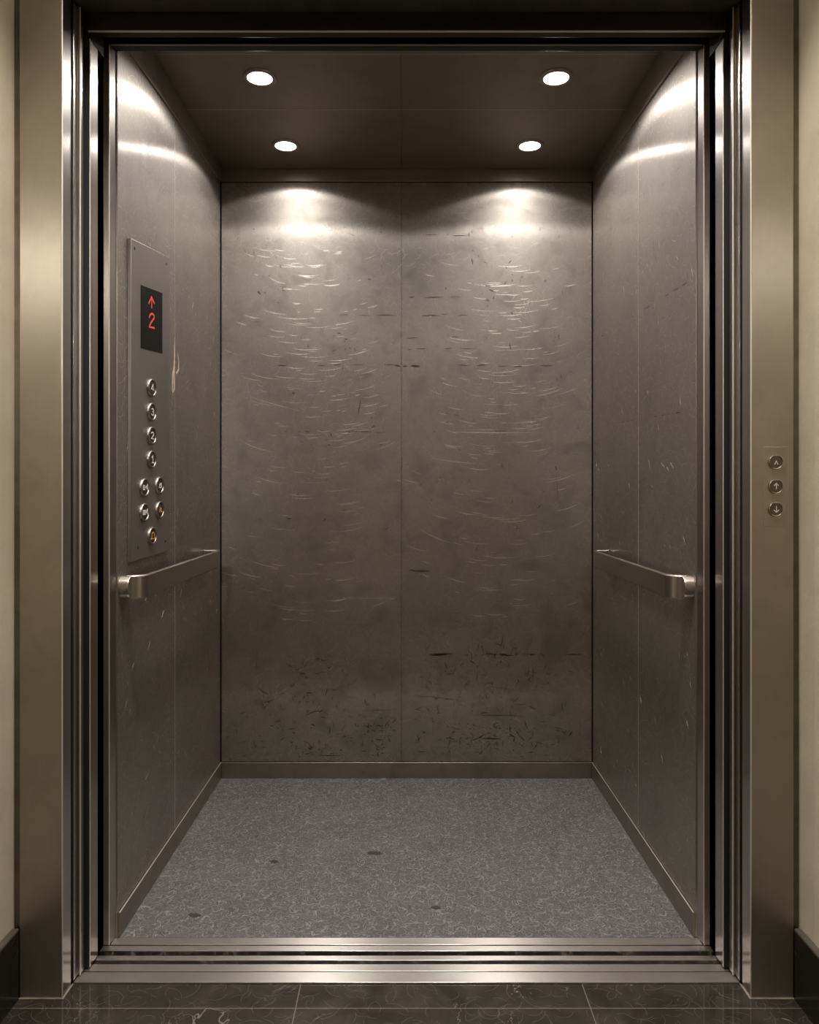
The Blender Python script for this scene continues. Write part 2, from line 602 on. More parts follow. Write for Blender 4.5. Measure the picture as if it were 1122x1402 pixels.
def specks(sb, n, x0, x1, y0, y1, mi=2, vert=0.5, lmin=2, lmax=9, w=0.0013):
    """nicks and rub marks, bunched the way knocks from trolleys bunch"""
    cl = [(random.uniform(x0 + 14, x1 - 14), random.uniform(y0, y1), random.uniform(8, 34)) for _ in range(max(3, n // 9))]
    for _ in range(n):
        cx, cy, sp = random.choice(cl)
        px, py = (random.gauss(cx, sp), random.gauss(cy, sp * 0.55)) if random.random() < 0.75 else (random.uniform(x0 + 8, x1 - 8), random.uniform(y0, y1))
        ln = lmin + (lmax - lmin) * random.random() ** 2.6
        if px < x0 + 4 + ln / 2 or px > x1 - 4 - ln / 2 or py > 1039 - ln / 2 or py < 256 + ln / 2:
            continue
        x, z = bp(px, py)
        a = math.pi / 2 * (1 if random.random() < vert else 0) + random.gauss(0, 0.45)
        ln = U(ln)
        bend = random.uniform(-0.3, 0.3)
        pts = [(x + math.cos(a) * ln * t - math.sin(a) * ln * bend * (t * t - 0.1), z + math.sin(a) * ln * t + math.cos(a) * ln * bend * (t * t - 0.1)) for t in (-0.5, -0.3, -0.1, 0.1, 0.3, 0.5)]
        sb.stroke(pts, (w * 2.7 if mi == 2 else w * 1.7) * random.uniform(0.4, 1.0) ** 1.2, *bplace, h=0.0002, mi=(4 if mi == 2 and random.random() < 0.45 else mi), taper=True)


def line_px(sb, p, q, w, mi, sag=0):
    a, b = Vector(bp(*p)), Vector(bp(*q))
    pts = []
    for i in range(9):
        t = i / 8
        c = a.lerp(b, t)
        pts.append((c.x, c.y - U(sag) * 4 * t * (1 - t)))
    sb.stroke(pts, w, *bplace, h=0.0002, mi=mi, taper=True)


def marks_left(sb):
    hair_field(sb, 425, 303, 549, 150, 340, 620, 55)
    hair_field(sb, 425, 303, 549, 70, 600, 850, 62)
    scuffs(sb, [(500, 330, 548, 0.30, 0.0014), (431, 465, 548, 0.5, 0.0016), (463, 520, 548, 0.4, 0.0014),
                (529, 490, 545, 0.5, 0.0014), (591, 390, 548, 0.45, 0.0014)], 303, 549)
    specks(sb, 110, 303, 549, 280, 760, 2, 0.6, 1.5, 8, 0.0017)
    specks(sb, 230, 330, 549, 900, 1037, 2, 0.5, 2, 13, 0.0017)
    specks(sb, 90, 303, 549, 985, 1040, 2, 0.3, 2, 12, 0.0018)
    specks(sb, 50, 303, 549, 300, 1000, 1, 0.5, 3, 12, 0.0008)
    line_px(sb, (342, 543), (413, 563), 0.0018, 1, 1)
    line_px(sb, (366, 377), (392, 388), 0.0014, 1, 3)
    line_px(sb, (490, 570), (494, 547), 0.0040, 2, 0)
    line_px(sb, (400, 538), (404, 539), 0.0060, 2)
    line_px(sb, (380, 500), (392, 501), 0.0040, 2)
    line_px(sb, (540, 500), (549, 501.5), 0.0060, 2)
    line_px(sb, (474, 819), (548, 819), 0.0014, 1)
    line_px(sb, (370, 827), (405, 832), 0.0014, 1, 1)
    line_px(sb, (417, 982), (440, 974), 0.0040, 2, -3)
    line_px(sb, (352, 941), (368, 952), 0.0040, 2)
    line_px(sb, (362, 962), (378, 957), 0.0025, 2)
    line_px(sb, (436, 1034), (466, 1035), 0.0030, 2)
    line_px(sb, (500, 973), (548, 971), 0.0018, 2)
    line_px(sb, (543, 657), (549, 659), 0.0022, 1)


def marks_right(sb):
    hair_field(sb, 690, 552, 811, 130, 360, 620, 60)
    hair_field(sb, 690, 552, 811, 70, 600, 850, 65)
    scuffs(sb, [(407, 560, 665, 0.75, 0.0016), (431, 555, 640, 0.7, 0.0016), (478, 570, 650, 0.7, 0.0016),
                (462, 555, 625, 0.6, 0.0014), (501, 600, 800, 0.45, 0.0016), (591, 553, 760, 0.35, 0.0014),
                (322, 556, 640, 0.6, 0.0016), (896, 560, 800, 0.55, 0.0022), (781, 560, 640, 0.25, 0.0018)], 552, 811)
    specks(sb, 120, 552, 811, 270, 760, 2, 0.7, 1.5, 9, 0.0017)
    specks(sb, 260, 552, 790, 880, 1037, 2, 0.5, 2, 15, 0.0017)
    specks(sb, 90, 552, 811, 985, 1040, 2, 0.3, 2, 12, 0.0018)
    specks(sb, 50, 552, 811, 300, 1000, 1, 0.5, 3, 12, 0.0008)
    line_px(sb, (562, 501), (576, 501.5), 0.0085, 2)
    line_px(sb, (552, 502), (558, 501), 0.0060, 2)
    line_px(sb, (610, 591), (735, 592), 0.0030, 1, 1)
    line_px(sb, (640, 588), (690, 589), 0.0016, 1)
    line_px(sb, (590, 627), (655, 635), 0.0020, 1, 1)
    line_px(sb, (650, 389), (702, 391), 0.0022, 1, 2)
    line_px(sb, (670, 510), (714, 505), 0.0022, 1, 2)
    line_px(sb, (564, 781.5), (590, 782), 0.0065, 2)
    line_px(sb, (587, 896), (622, 895), 0.0075, 2)
    line_px(sb, (683, 896), (694, 896), 0.0060, 2)
    line_px(sb, (725, 896.5), (733, 896.5), 0.0050, 2)
    line_px(sb, (655, 979), (717, 980), 0.0032, 2)
    line_px(sb, (660, 1011), (686, 1011.5), 0.0060, 2)
    line_px(sb, (560, 953), (640, 961), 0.0020, 2, -2)
    line_px(sb, (612, 923), (622, 922), 0.0045, 2)
    line_px(sb, (730, 640), (762, 612), 0.0012, 2)
    line_px(sb, (762, 645), (765, 690), 0.0022, 2)
    line_px(sb, (761, 638), (763, 644), 0.0045, 2)
    line_px(sb, (698, 470), (700, 478), 0.0040, 2)
    line_px(sb, (730, 910), (731, 935), 0.0022, 2)
    line_px(sb, (670, 940), (706, 945), 0.0022, 2)
    line_px(sb, (552, 656), (572, 662), 0.0020, 1)
    line_px(sb, (696, 795), (716, 793), 0.0024, 1)


CG = U(1.6)
back_panel(-W + CG, XS - GAP / 2, 11, marks_left)
back_panel(XS + GAP / 2, W - CG, 12, marks_right)

# side walls: each a backing sheet with two panels
for s, nm, lab in ((-1, 'wall_left', 'left brushed steel side wall of the car behind the control panel'),
                   (1, 'wall_right', 'right brushed steel side wall of the car with only a handrail')):
    w = thing(nm, lab, 'wall', (s * W, YF, 0), kind='structure')
    MB().box(s * (W + 0.012), s * (W + 0.03), YF, YB + 0.01, -0.02, ZC + 0.02).build('wall_backing', 'black', w)
    ys = K(1.245)
    random.seed(31 + s)
    MB().box(s * (W - 0.0006), s * (W + 0.008), ys - GAP * 0.42, ys + GAP * 0.42, Z(-374), Z(396)).build('seam_strip', 'edge', w)
    for ya, yb in ((YF, ys - GAP / 2), (ys + GAP / 2, YB - 0.0035)):
        mb = MB().box(s * W, s * (W + 0.012), ya, yb, Z(-374.2), Z(430))
        pan = mb.build('wall_panel', ['steel_side', 'hair', 'scuff', 'peel'], w, bevel=0.0012)
        sb = MB()
        place = ((s * W, 0, 0), (0, 1, 0), (0, 0, 1), (-s, 0, 0))
        def wp(px, py):
            k = abs(px - VX) / 255.0
            return (K(k), Z((VY - py) / k))
        for _ in range(70):
            y = random.uniform(ya + 0.02, yb - 0.02)
            z = random.uniform(0.15, 1.9)
            a = random.gauss(math.pi / 2, 0.7)
            ln = random.uniform(0.008, 0.03)
            pts = [(y + math.cos(a) * ln * t + 0.1 * ln * math.sin(4 * t), z + math.sin(a) * ln * t) for t in (-0.5, -0.2, 0.1, 0.3, 0.5)]
            if pts[0][1] < 0.08 or any(p[0] < ya + 0.004 or p[0] > yb - 0.004 for p in pts): continue
            sb.stroke(pts, random.uniform(0.0009, 0.0022), *place, h=0.0002, mi=1 if random.random() < 0.75 else 2, taper=True)
        def chain(p, q, n, w_, mi, prob=0.6):
            a, b = Vector(wp(*p)), Vector(wp(*q))
            for i in range(n):
                if random.random() > prob: continue
                c = a.lerp(b, (i + 0.1) / n); d = a.lerp(b, (i + random.uniform(0.4, 1.0)) / n)
                if min(c.x, d.x) < ya + 0.004 or max(c.x, d.x) > yb - 0.004: continue
                sb.stroke([c.lerp(d, t) for t in (0, 0.25, 0.5, 0.75, 1)], w_ * random.uniform(0.6, 1.4), *place, h=0.0002, mi=mi, taper=True)
        if s > 0:
            chain((817, 465), (958, 376), 16, 0.0030, 2, 0.6)
            chain((818, 332), (840, 310), 3, 0.0016, 2, 1.0)
            chain((840, 320), (955, 205), 14, 0.0012, 2, 0.55)
            chain((826, 582), (958, 560), 16, 0.0024, 2, 0.5)
            chain((818, 300), (958, 165), 14, 0.0012, 2, 0.35)  # thin dark diagonal line, broken into dashes
        else:
            chain((301, 331), (280, 310), 3, 0.0016, 2, 1.0)
            chain((165, 198), (300, 330), 14, 0.0011, 2, 0.5)  # matching thin dark diagonal on the left wall
            chain((162, 582), (300, 600), 14, 0.0014, 2, 0.3)
            # tan scraped patch hanging along the panel seam
            for pts, ww in (([(239.6, 462), (239.6, 490), (238.4, 505), (236.8, 514), (236.2, 528), (236.8, 542)], 0.010),
                            ([(243.5, 482), (244.8, 496), (244.6, 506), (242.0, 511), (240.9, 510)], 0.006),
                            ([(240.8, 509), (238.9, 520), (238.6, 532), (236.2, 540)], 0.007),
                            ([(243.5, 510), (244.6, 520)], 0.007)):
                q = [wp(*p) for p in pts]
                q = [(max(ya + 0.003, min(yb - 0.003, a)), b) for a, b in q]
                mid = sum(wp(*p)[0] for p in pts) / len(pts)
                if ya < mid < yb and len(q) > 2:
                    sb.stroke(q, ww * 1.5, *place, h=0.0002, mi=3, taper=True)
        me = pan.data
        bm = bmesh.new(); bm.from_mesh(me)
        o3 = WORLD[w.name] + Vector(pan.location)
        base = [bm.verts.new(Vector(v) - o3) for v in sb.v]
        for f, mi in zip(sb.f, sb.m):
            try:
                fc = bm.faces.new([base[i] for i in f]); fc.material_index = mi
            except ValueError:
                pass
        bm.to_mesh(me); bm.free()

# ceiling panels
ceil = thing('ceiling', 'dark steel panelled ceiling of the elevator car', 'ceiling', (0, K(1.2), ZC), kind='structure')
MB().box(-W, W, YF - 0.03, YB + 0.01, ZC + 0.010, ZC + 0.03).build('ceiling_backing', 'black', ceil)
xs = (-W, U(-6), W)
ys = (YF - 0.03, K(1.362), K(1.188), YB)
for i in range(2):
    for j in range(3):
        MB().box(xs[i] + GAP / 3, xs[i + 1] - GAP / 3, ys[j] + GAP / 3, ys[j + 1] - GAP / 3, ZC, ZC + 0.012).build('ceiling_panel', 'steel_ceiling', ceil, bevel=0.001)

for yy in (K(1.362), K(1.188)):
    MB().box(-W, W, yy - GAP / 3, yy + GAP / 3, ZC - 0.0004, ZC + 0.006).build('seam_strip', 'edge', ceil)
MB().box(U(-6) - GAP / 4, U(-6) + GAP / 4, YF, YB, ZC - 0.0002, ZC + 0.006).build('seam_strip', 'ring', ceil)

# cornice strips under the ceiling
o = MB().box(-W + 0.006, W - 0.006, YB - 0.006, YB + 0.004, Z(418.6), ZC).build('trim_1', 'steel_skirt', None, bevel=0.0012)
tag(o, 'slim steel cornice strip along the top of the rear wall', 'trim', kind='structure')
for s, nm in ((-1, 'trim_2'), (1, 'trim_3')):
    prof = [(YF, Z(397)), (YB, Z(418.6)), (YB, ZC), (YF, ZC)]
    o = MB().prism(prof, 'x', s * (W - 0.006), s * (W + 0.004)).build(nm, 'steel_skirt_side', None, bevel=0.0012)
    tag(o, 'slim steel cornice strip along the top of the %s side wall' % ('left' if s < 0 else 'right'), 'trim', kind='structure')

# skirtings in the car
o = MB().box(-W + 0.005, W - 0.005, YB - 0.005, YB + 0.004, 0.0, Z(-375.2)).build('baseboard_back', 'steel_skirt', None, bevel=0.0014)
tag(o, 'low steel skirting along the foot of the rear wall', 'baseboard', kind='structure')
for s, nm in ((-1, 'baseboard_left'), (1, 'baseboard_right')):
    o = MB().box(s * (W - 0.005), s * (W + 0.004), YF + 0.001, YB, 0.0, Z(-375.2)).rod((s * (W - 0.0040), YF + 0.001, Z(-375.2)), (s * (W - 0.0040), YB - 0.006, Z(-375.2)), 0.0016, 14, 1).build(nm, ['steel_skirt_side', 'edge'], None, smooth=True)
    tag(o, 'low steel skirting along the foot of the %s car wall' % ('left' if s < 0 else 'right'), 'baseboard', kind='structure')

# car floor under the carpet, and the carpet with its four stains
o = MB().box(-W - 0.01, W + 0.01, YF - 0.002, YB + 0.01, -0.05, -0.006).build('floor', 'black')
tag(o, 'floor of the elevator car under the carpet', 'floor', kind='structure')
mb = MB().box(-W + 0.0045, W - 0.0045, YF + 0.001, YB - 0.0045, -0.006, 0.0, 0)


def fp(px, py):
    k = (py - VY) / EYE
    return ((px - VX) / k / S, K(k))


random.seed(5)
for px, py, rx, ry in ((513, 1168, 10, 2.6), (376, 1180, 6, 2.0), (597, 1243, 7, 2.2), (267, 1253, 9, 2.4)):
    n = 22
    pts = []
    for i in range(n):
        a = 2 * math.pi * i / n
        c_, s_ = math.cos(a), math.sin(a)
        x, y = fp(px + rx * math.copysign(abs(c_) ** 0.7, c_), py + ry * math.copysign(abs(s_) ** 1.7, s_) * (0.7 + 0.6 * random.random()) + c_ * 0.5)
        pts.append((x, y, 0.0006))
    mb.add(pts, [tuple(range(n))], 1)
carpet = mb.build('carpet', ['carpet', 'stain'])
tag(carpet, 'grey loop-pile carpet with squiggle pattern and small dark stains on the car floor', 'carpet')

# ------------------------------------------------------------------ lamps in the car ceiling
def downlight(x, y, lab, spread, watts):
    t = thing('downlight', lab, 'ceiling light', (x, y, ZC), 'recessed lights in the car ceiling')
    c = (x, y, ZC)
    MB().lathe([(0.0375, -0.0005), (0.0385, -0.004), (0.044, -0.0055), (0.0495, -0.0035), (0.0512, -0.0004), (0.0375, -0.0004)][:5], c, (0, 0, 1)).build('trim_ring', 'ring', t, smooth=True, loc=c)
    MB().lathe([(0.0, -0.0046), (0.020, -0.0045), (0.034, -0.0040), (0.0380, -0.0030), (0.0380, -0.0006)], c, (0, 0, 1)).build('lens', 'lens', t, smooth=True, loc=c)
    la = bpy.data.lights.new('lamp', 'AREA')
    la.shape = 'DISK'
    la.size = 0.072
    la.energy = watts
    la.spread = math.radians(spread)
    la.color = (1.0, 0.945, 0.89)
    lo = bpy.data.objects.new('lamp', la)
    COL.objects.link(lo)
    lo.parent = t
    lo.location = (0, 0, -0.0052)
    return t


downlight(U(-156), K(1.289), 'round lit ceiling light at front left, nearest the door and over the control panel', 149, 5.4)
downlight(U(159), K(1.289), 'round lit ceiling light at front right, nearest the door and the right wall', 149, 5.4)
downlight(U(-154), K(1.0757), 'round lit ceiling light at rear left, close above the rear wall', 140, 3.4)
downlight(U(157), K(1.0757), 'round lit ceiling light at rear right, close above the rear wall', 140, 3.4)

# ------------------------------------------------------------------ control panel on the left wall
PF = 251.7                     # panel face, units from centre


def lw(px, py, xu=PF, lift=0.0):
    k = (VX - px) / xu
    return Vector((-U(xu) + lift, K(k), Z((VY - py) / k)))


pc = lw(206, 560)
panel = thing('control_panel', 'tall steel car control panel with black display and round buttons on left wall', 'control panel', pc)
q = [lw(179.6, 326), lw(179.6, 770), lw(232.5, 753), lw(232.5, 352.5)]
depth = -(W - U(PF)) - 0.0005
MB().slab(q, (depth, 0, 0)).build('faceplate', 'steel_panel', panel, bevel=0.0012, loc=pc)
for px, py in ((184.5, 340), (228, 361.5), (189, 750), (226.5, 741)):
    c = lw(px, py)
    MB().lathe([(0.0042, -0.0005), (0.0040, 0.0007), (0.0014, 0.0011), (0.0012, 0.0004), (0.0, 0.0004)], c, (1, 0, 0), 16).build('screw', 'hole', panel, smooth=True, loc=c)
dq = [lw(192.8, 390), lw(192.8, 476.3), lw(222, 484), lw(222, 401.3)]
dc = lw(207, 440)
disp = MB().slab([p + Vector((0.0012, 0, 0)) for p in dq], (-0.0018, 0, 0)).build('display', 'glass', panel, bevel=0.0005, loc=dc)
disp['label'] = 'black floor display showing a red up arrow and 2'
DX = 0.0012


def on_panel(pts, w, name, mat, parent, lift, h=0.0005):
    """strokes given as picture points on the panel face"""
    mb = MB()
    for poly in pts:
        p3 = [lw(a, b) for a, b in poly]
        mb.stroke([(p.y, p.z) for p in p3], w, (-U(PF) + lift, 0, 0), (0, 1, 0), (0, 0, 1), (1, 0, 0), h=h)
    c = lw(*pts[0][0])
    return mb.build(name, mat, parent, loc=c)


def arc(cx, cy, rx, ry, a0, a1, n=10):
    return [(cx + rx * math.cos(math.radians(a0 + (a1 - a0) * i / n)), cy - ry * math.sin(math.radians(a0 + (a1 - a0) * i / n))) for i in range(n + 1)]


on_panel([[(207.2, 407), (207.2, 422)], [(203.0, 415.6), (207.0, 406.5), (211.0, 415.8)]], 0.0058, 'arrow', 'red', disp, DX)
on_panel([[(203.8, 434.8)] + arc(207.4, 433.8, 3.2, 4.2, 170, -30, 9) + [(205.2, 443.5), (203.9, 447.4), (211, 449.2)]], 0.0058, 'digit', 'red', disp, DX)


def button(px, py, glyph, mat, w=0.0034, lab=None):
    c = lw(px + 1.5, py)
    R, OV = 0.0250, 1.36
    def oval(mb):
        mb.v = [(v[0], c.y + (v[1] - c.y) * OV, v[2]) for v in mb.v]
        return mb
    b = oval(MB().lathe([(R, -0.0004), (R, 0.0032), (R - 0.0008, 0.0052), (R - 0.0022, 0.0062), (R - 0.0040, 0.0058), (R - 0.0052, 0.0040), (R - 0.0054, 0.0022)], c, (1, 0, 0), 48)).build('button', 'rim', panel, smooth=True, loc=c, angle=60)
    oval(MB().lathe([(R - 0.0055, 0.0016), (R - 0.0060, 0.0036), (R - 0.010, 0.0043), (0.0, 0.0045)], c, (1, 0, 0), 48)).build('button_cap', 'cap', b, smooth=True, loc=c)
    mb = MB()
    for poly in glyph:      # glyph in millimetres about the centre: x along depth, y up
        mb.stroke([(p[0] * 1.75 / 1000, p[1] * 0.95 / 1000) for p in poly], w, c + Vector((0.0043, 0, 0)), (0, 1, 0), (0, 0, 1), (1, 0, 0), h=0.0006)
    mb.build('symbol', mat, b, loc=c)
    if lab: b['label'] = lab
    return b


def garc(cx, cy, rx, ry, a0, a1, n=8):
    return [(cx + rx * math.cos(math.radians(a0 + (a1 - a0) * i / n)), cy + ry * math.sin(math.radians(a0 + (a1 - a0) * i / n))) for i in range(n + 1)]


def rect(x0, x1, y0, y1):
    return [(x0, y0), (x1, y0), (x1, y1), (x0, y1), (x0, y0)]


G4 = [[(2, -9), (2, 9.5), (-6.5, -4), (7, -4)]]
G3 = [[(-5.5, 7)] + garc(-0.5, 5, 5.5, 4.6, 150, -80) + garc(-0.5, -4.8, 6, 4.9, 85, -155, 10)]
G2 = [[(-6, 5)] + garc(-0.3, 4.8, 5.8, 4.8, 170, -35, 9) + [(-6, -9.5), (6.5, -9.5)]]
G1 = [[(-5, 5), (1, 9.5), (1, -9.5)], [(-4, -9.5), (6, -9.5)]]
GO = [rect(-10, -3.2, -5.5, 5.5), [(-10, 0), (-3.2, 0)], [(9.5, 7), (2, 0), (9.5, -6), (9.5, 7)]]
GC = [rect(-10.5, -5.5, -5.5, 5.5), rect(-3.5, 1.0, -5.5, 5.5), [(10, 7.5), (4.5, 0.5), (10, -5.5), (10, 7.5)]]
GP = [rect(-5.5, 2, -6.5, 1.5), [(-4, 2), (-2, 6), (1.5, 5)], [(5, -7), (5, 8)]]
GA = [[(-6.5, -7.5), (-2.5, 7), (1, -7)], [(-5, -2), (0, -2)], [(3, 7), (3.5, -6), (8, -6)]]
GB = [[(-9.5, -9), (-6.5, -6.5), (-6, 1)] + garc(0, 2, 5.8, 8, 175, 5, 8) + [(6, 1), (6.8, -6.5), (9.5, -9), (-9.5, -9)]]
for px, py, g, mt, lab in ((205.5, 531, G4, 'white', 'round button numbered 4'), (205.5, 564, G3, 'white', 'round button numbered 3'),
                           (205.5, 596.3, G2, 'white', 'round button numbered 2'), (205.5, 629, G1, 'white', 'round button numbered 1'),
                           (195.6, 667.5, GO, 'white', 'round button with white door symbol, upper left'), (216.2, 664.5, GP, 'white', 'round button with small white symbol'),
                           (195.4, 701.5, GC, 'white', 'round button with white door symbol, lower left'), (216.6, 698, GA, 'amber', 'round button with amber letters'),
                           (206.2, 733.5, GB, 'amber', 'round button with amber bell outline')):
    button(px, py, g, mt, lab=lab)

# ------------------------------------------------------------------ handrails
def handrail(s, lab):
    off, hh, th, r = U(20), U(21.5) / 2, 0.010, 0.038
    yf, yb = K(1.530), K(1.085)
    zc = Z(-89)
    root = thing('handrail', lab, 'handrail', (s * W, (yf + yb) / 2, zc), 'handrails on the car side walls')
    # centre line of the flat bar seen from above, wall to wall
    path = []
    xo = W - off + th / 2
    path.append((W - 0.014, yf))
    n = 10
    for i in range(n + 1):
        a = math.pi / 2 * i / n
        path.append((xo + r - r * math.sin(a), yf + r - r * math.cos(a)))
    rb = 0.012
    for i in range(n + 1):
        a = math.pi / 2 * i / n
        path.append((xo + rb - rb * math.cos(a), yb - rb + rb * math.sin(a)))
    path.append((W - 0.002, yb))
    P = [Vector(p) for p in path]
    vs, fs = [], []
    ring = []
    c = 0.0034
    for i, p in enumerate(P):
        t = (P[min(i + 1, len(P) - 1)] - P[max(i - 1, 0)]).normalized()
        nn = Vector((-t.y, t.x))
        for du, dz in ((-th / 2 + c, -hh), (th / 2 - c, -hh), (th / 2, -hh + c), (th / 2, hh - c), (th / 2 - c, hh), (-th / 2 + c, hh), (-th / 2, hh - c), (-th / 2, -hh + c)):
            q2 = p + nn * du
            vs.append((s * q2.x, q2.y, zc + dz))
    for i in range(len(P) - 1):
        for j in range(8):
            k = (j + 1) % 8
            fs.append((i * 8 + j, i * 8 + k, (i + 1) * 8 + k, (i + 1) * 8 + j))
    fs.append(tuple(range(8)))
    fs.append(tuple(range((len(P) - 1) * 8 + 7, (len(P) - 1) * 8 - 1, -1)))
    MB().add(vs, fs).build('rail', 'steel_rail', root, smooth=True, loc=(s * W, (yf + yb) / 2, zc), angle=30)
    cb = (s * W, yf + 0.004, zc)
    MB().lathe([(0.0300, -0.002), (0.0300, 0.022), (0.0290, 0.0245), (0.0, 0.0250)], cb, (-s, 0, 0), 48).build('mounting_boss', 'steel_rail', root, smooth=True, loc=cb)
    c2 = (s * W, yb, zc)
    MB().box(s * (W + 0.002), s * (W - 0.004), yb - 0.016, yb + 0.016, zc - hh - 0.002, zc + hh + 0.002).build('wall_plate', 'steel_rail', root, bevel=0.0015, loc=c2)


handrail(-1, 'flat steel handrail on the left car wall under the control panel')
handrail(1, 'flat steel handrail on the plain right car wall')

# ------------------------------------------------------------------ sills
def sill(name, lab, parts, parent_y):
    t = thing(name, lab, 'sill', (0, parent_y, 0))
    for nm, hw, ka, kb, za, zb, mt in parts:
        MB().box(-U(hw), U(hw), K(ka), K(kb), za, zb).build(nm, mt, t, bevel=0.0012 if mt == 'steel_sill' else 0)
    return t


sill('landing_sill', 'outer grooved metal door sill between the marble floor and the gap', [
    ('sill_plate', 268, 1.7053, 1.6690, -0.035, 0.000, 'steel_sill'),
    ('sill_plate', 266, 1.6665, 1.6420, -0.035, 0.000, 'steel_sill'),
    ('guide_ridge', 265, 1.6290, 1.6125, -0.035, 0.000, 'steel_sill'),
    ('sill_body', 264, 1.7030, 1.6130, -0.045, -0.010, 'black')], K(1.66))
sill('car_sill', 'inner metal door sill along the front edge of the carpet', [
    ('sill_plate', 263.4, 1.5970, 1.5785, -0.035, 0.000, 'steel_sill'),
    ('sill_plate', 257.5, 1.5765, 1.5520, -0.035, 0.001, 'steel_sill'),
    ('sill_body', 262, 1.5960, 1.5530, -0.045, -0.010, 'black')], K(1.575))

# ------------------------------------------------------------------ door frame on the landing side
YA = K(1.756)
FL = -0.004                    # hall floor level
ZT = Z(392)
frame = thing('door_frame', 'wide brushed steel frame round the elevator opening', 'door frame', (0, YA, FL))
for s in (-1, 1):
    j = MB().box(s * U(269), s * U(302), YA, YA + 0.03, FL, Z(392 + 36)).build('jamb_face', 'steel_frame', frame, bevel=0.0016)
    MB().box(s * U(268.5), s * U(276), YA + 0.0012, K(1.7125), FL, ZT + 0.01).build('jamb_return', 'steel_return', frame, bevel=0.0010)
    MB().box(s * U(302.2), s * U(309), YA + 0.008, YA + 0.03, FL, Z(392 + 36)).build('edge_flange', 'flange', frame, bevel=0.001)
    MB().rod((s * U(268.75), YA + 0.0004, FL), (s * U(268.75), YA + 0.0004, ZT + 0.004), 0.0017).build('edge_bead', 'edge', frame, smooth=True)
    MB().box(s * U(268.6), s * U(302.0), YA - 0.003, YA, FL, FL + 0.0022).build('caulk_line', 'caulk', frame)
    MB().box(s * U(267.4), s * U(268.5), YA - 0.003, K(1.7058), FL, FL + 0.0018).build('caulk_line', 'caulk', frame)
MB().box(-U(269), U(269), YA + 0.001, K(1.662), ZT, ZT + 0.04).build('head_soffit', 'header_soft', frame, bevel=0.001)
MB().box(-U(302), U(302), YA, YA + 0.028, ZT + 0.0005, Z(392 + 36)).build('head_face', 'steel_frame', frame, bevel=0.001)

# header beams of the doorway
hd = thing('trim_4', 'dark steel header beam above the landing doors', 'trim', (0, K(1.66), Z(377)), kind='structure')
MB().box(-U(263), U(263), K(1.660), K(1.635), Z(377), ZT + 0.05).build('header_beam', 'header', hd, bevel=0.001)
MB().box(-U(263), U(263), K(1.6605), K(1.6570), Z(376.3), Z(377.2)).build('beam_lip', 'edge', hd)
for s in (-1, 1):
    MB().box(s * U(261.2), s * U(300), K(1.655), K(1.585), Z(371), ZT + 0.05).build('track_housing', 'black', hd)
cd = thing('trim_5', 'dark steel transom of the car just behind the header beam', 'trim', (0, K(1.577), Z(385)), kind='structure')
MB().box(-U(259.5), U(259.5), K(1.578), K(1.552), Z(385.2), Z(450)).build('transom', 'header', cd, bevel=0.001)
MB().box(-U(257), U(257), K(1.5785), K(1.574), Z(384.6), Z(385.4)).build('transom_lip', 'ring', cd)

# car front posts
for s, nm in ((-1, 'trim_6'), (1, 'trim_7')):
    t = thing(nm, 'narrow steel front post of the car at the %s of the doorway' % ('left' if s < 0 else 'right'), 'trim', (s * U(258), K(1.56), 0), kind='structure')
    MB().box(s * U(258.6), s * U(263.5), K(1.577), K(1.560), 0.0, Z(385)).build('post_face', 'steel_frame', t, bevel=0.0008)
    MB().prism([(s * U(258.4), K(1.5765)), (s * U(256.0), K(1.5525)), (s * U(262), K(1.5525)), (s * U(262), K(1.5765))], 'z', 0.0015, Z(385)).build('post_return', 'steel_return', t, bevel=0.0008)
    MB().rod((s * U(258.4), K(1.5775), 0.001), (s * U(258.4), K(1.5775), Z(384)), 0.0015).build('post_bead', 'edge', t, smooth=True)
    MB().box(s * U(255.2), s * U(262), K(1.5530), YF + 0.0, 0.001, Z(396)).build('post_back', 'steel_return', t)

# open door leaves, slid back into the wall
for s, a, b in ((-1, 'door_1', 'door_3'), (1, 'door_2', 'door_4')):
    side = 'left' if s < 0 else 'right'
    t = thing(a, 'open landing door leaf slid back at the %s, its edge showing' % side, 'elevator door', (s * U(267), K(1.68), 0), kind='structure')
    MB().box(s * U(267.6), s * U(390), K(1.7035), K(1.6850), 0.003, ZT - 0.004).build('door_panel', 'steel_door', t, bevel=0.001)
    MB().box(s * U(265.4), s * U(390), K(1.6840), K(1.6630), 0.003, ZT - 0.004).build('door_panel', 'steel_door', t, bevel=0.0014)
    MB().rod((s * U(265.5), K(1.6848), 0.003), (s * U(265.5), K(1.6848), ZT - 0.004), 0.0016).build('edge_strip', 'edge', t, smooth=True)
    t = thing(b, 'open car door leaf slid back at the %s, its edge showing' % side, 'elevator door', (s * U(262), K(1.63), 0), kind='structure')
    MB().box(s * U(261.7), s * U(390), K(1.6560), K(1.6160), 0.003, Z(371.5)).build('door_panel', 'steel_door', t, bevel=0.0012)
    MB().box(s * U(262.6), s * U(280), K(1.6600), K(1.6562), 0.003, Z(371)).build('gap_shade_strip', 'black', t)  # black strip added as the shade in the gap between the leaves
    MB().rod((s * U(262.0), K(1.6562), 0.003), (s * U(262.0), K(1.6562), Z(371.2)), 0.0014).build('edge_strip', 'edge', t, smooth=True)

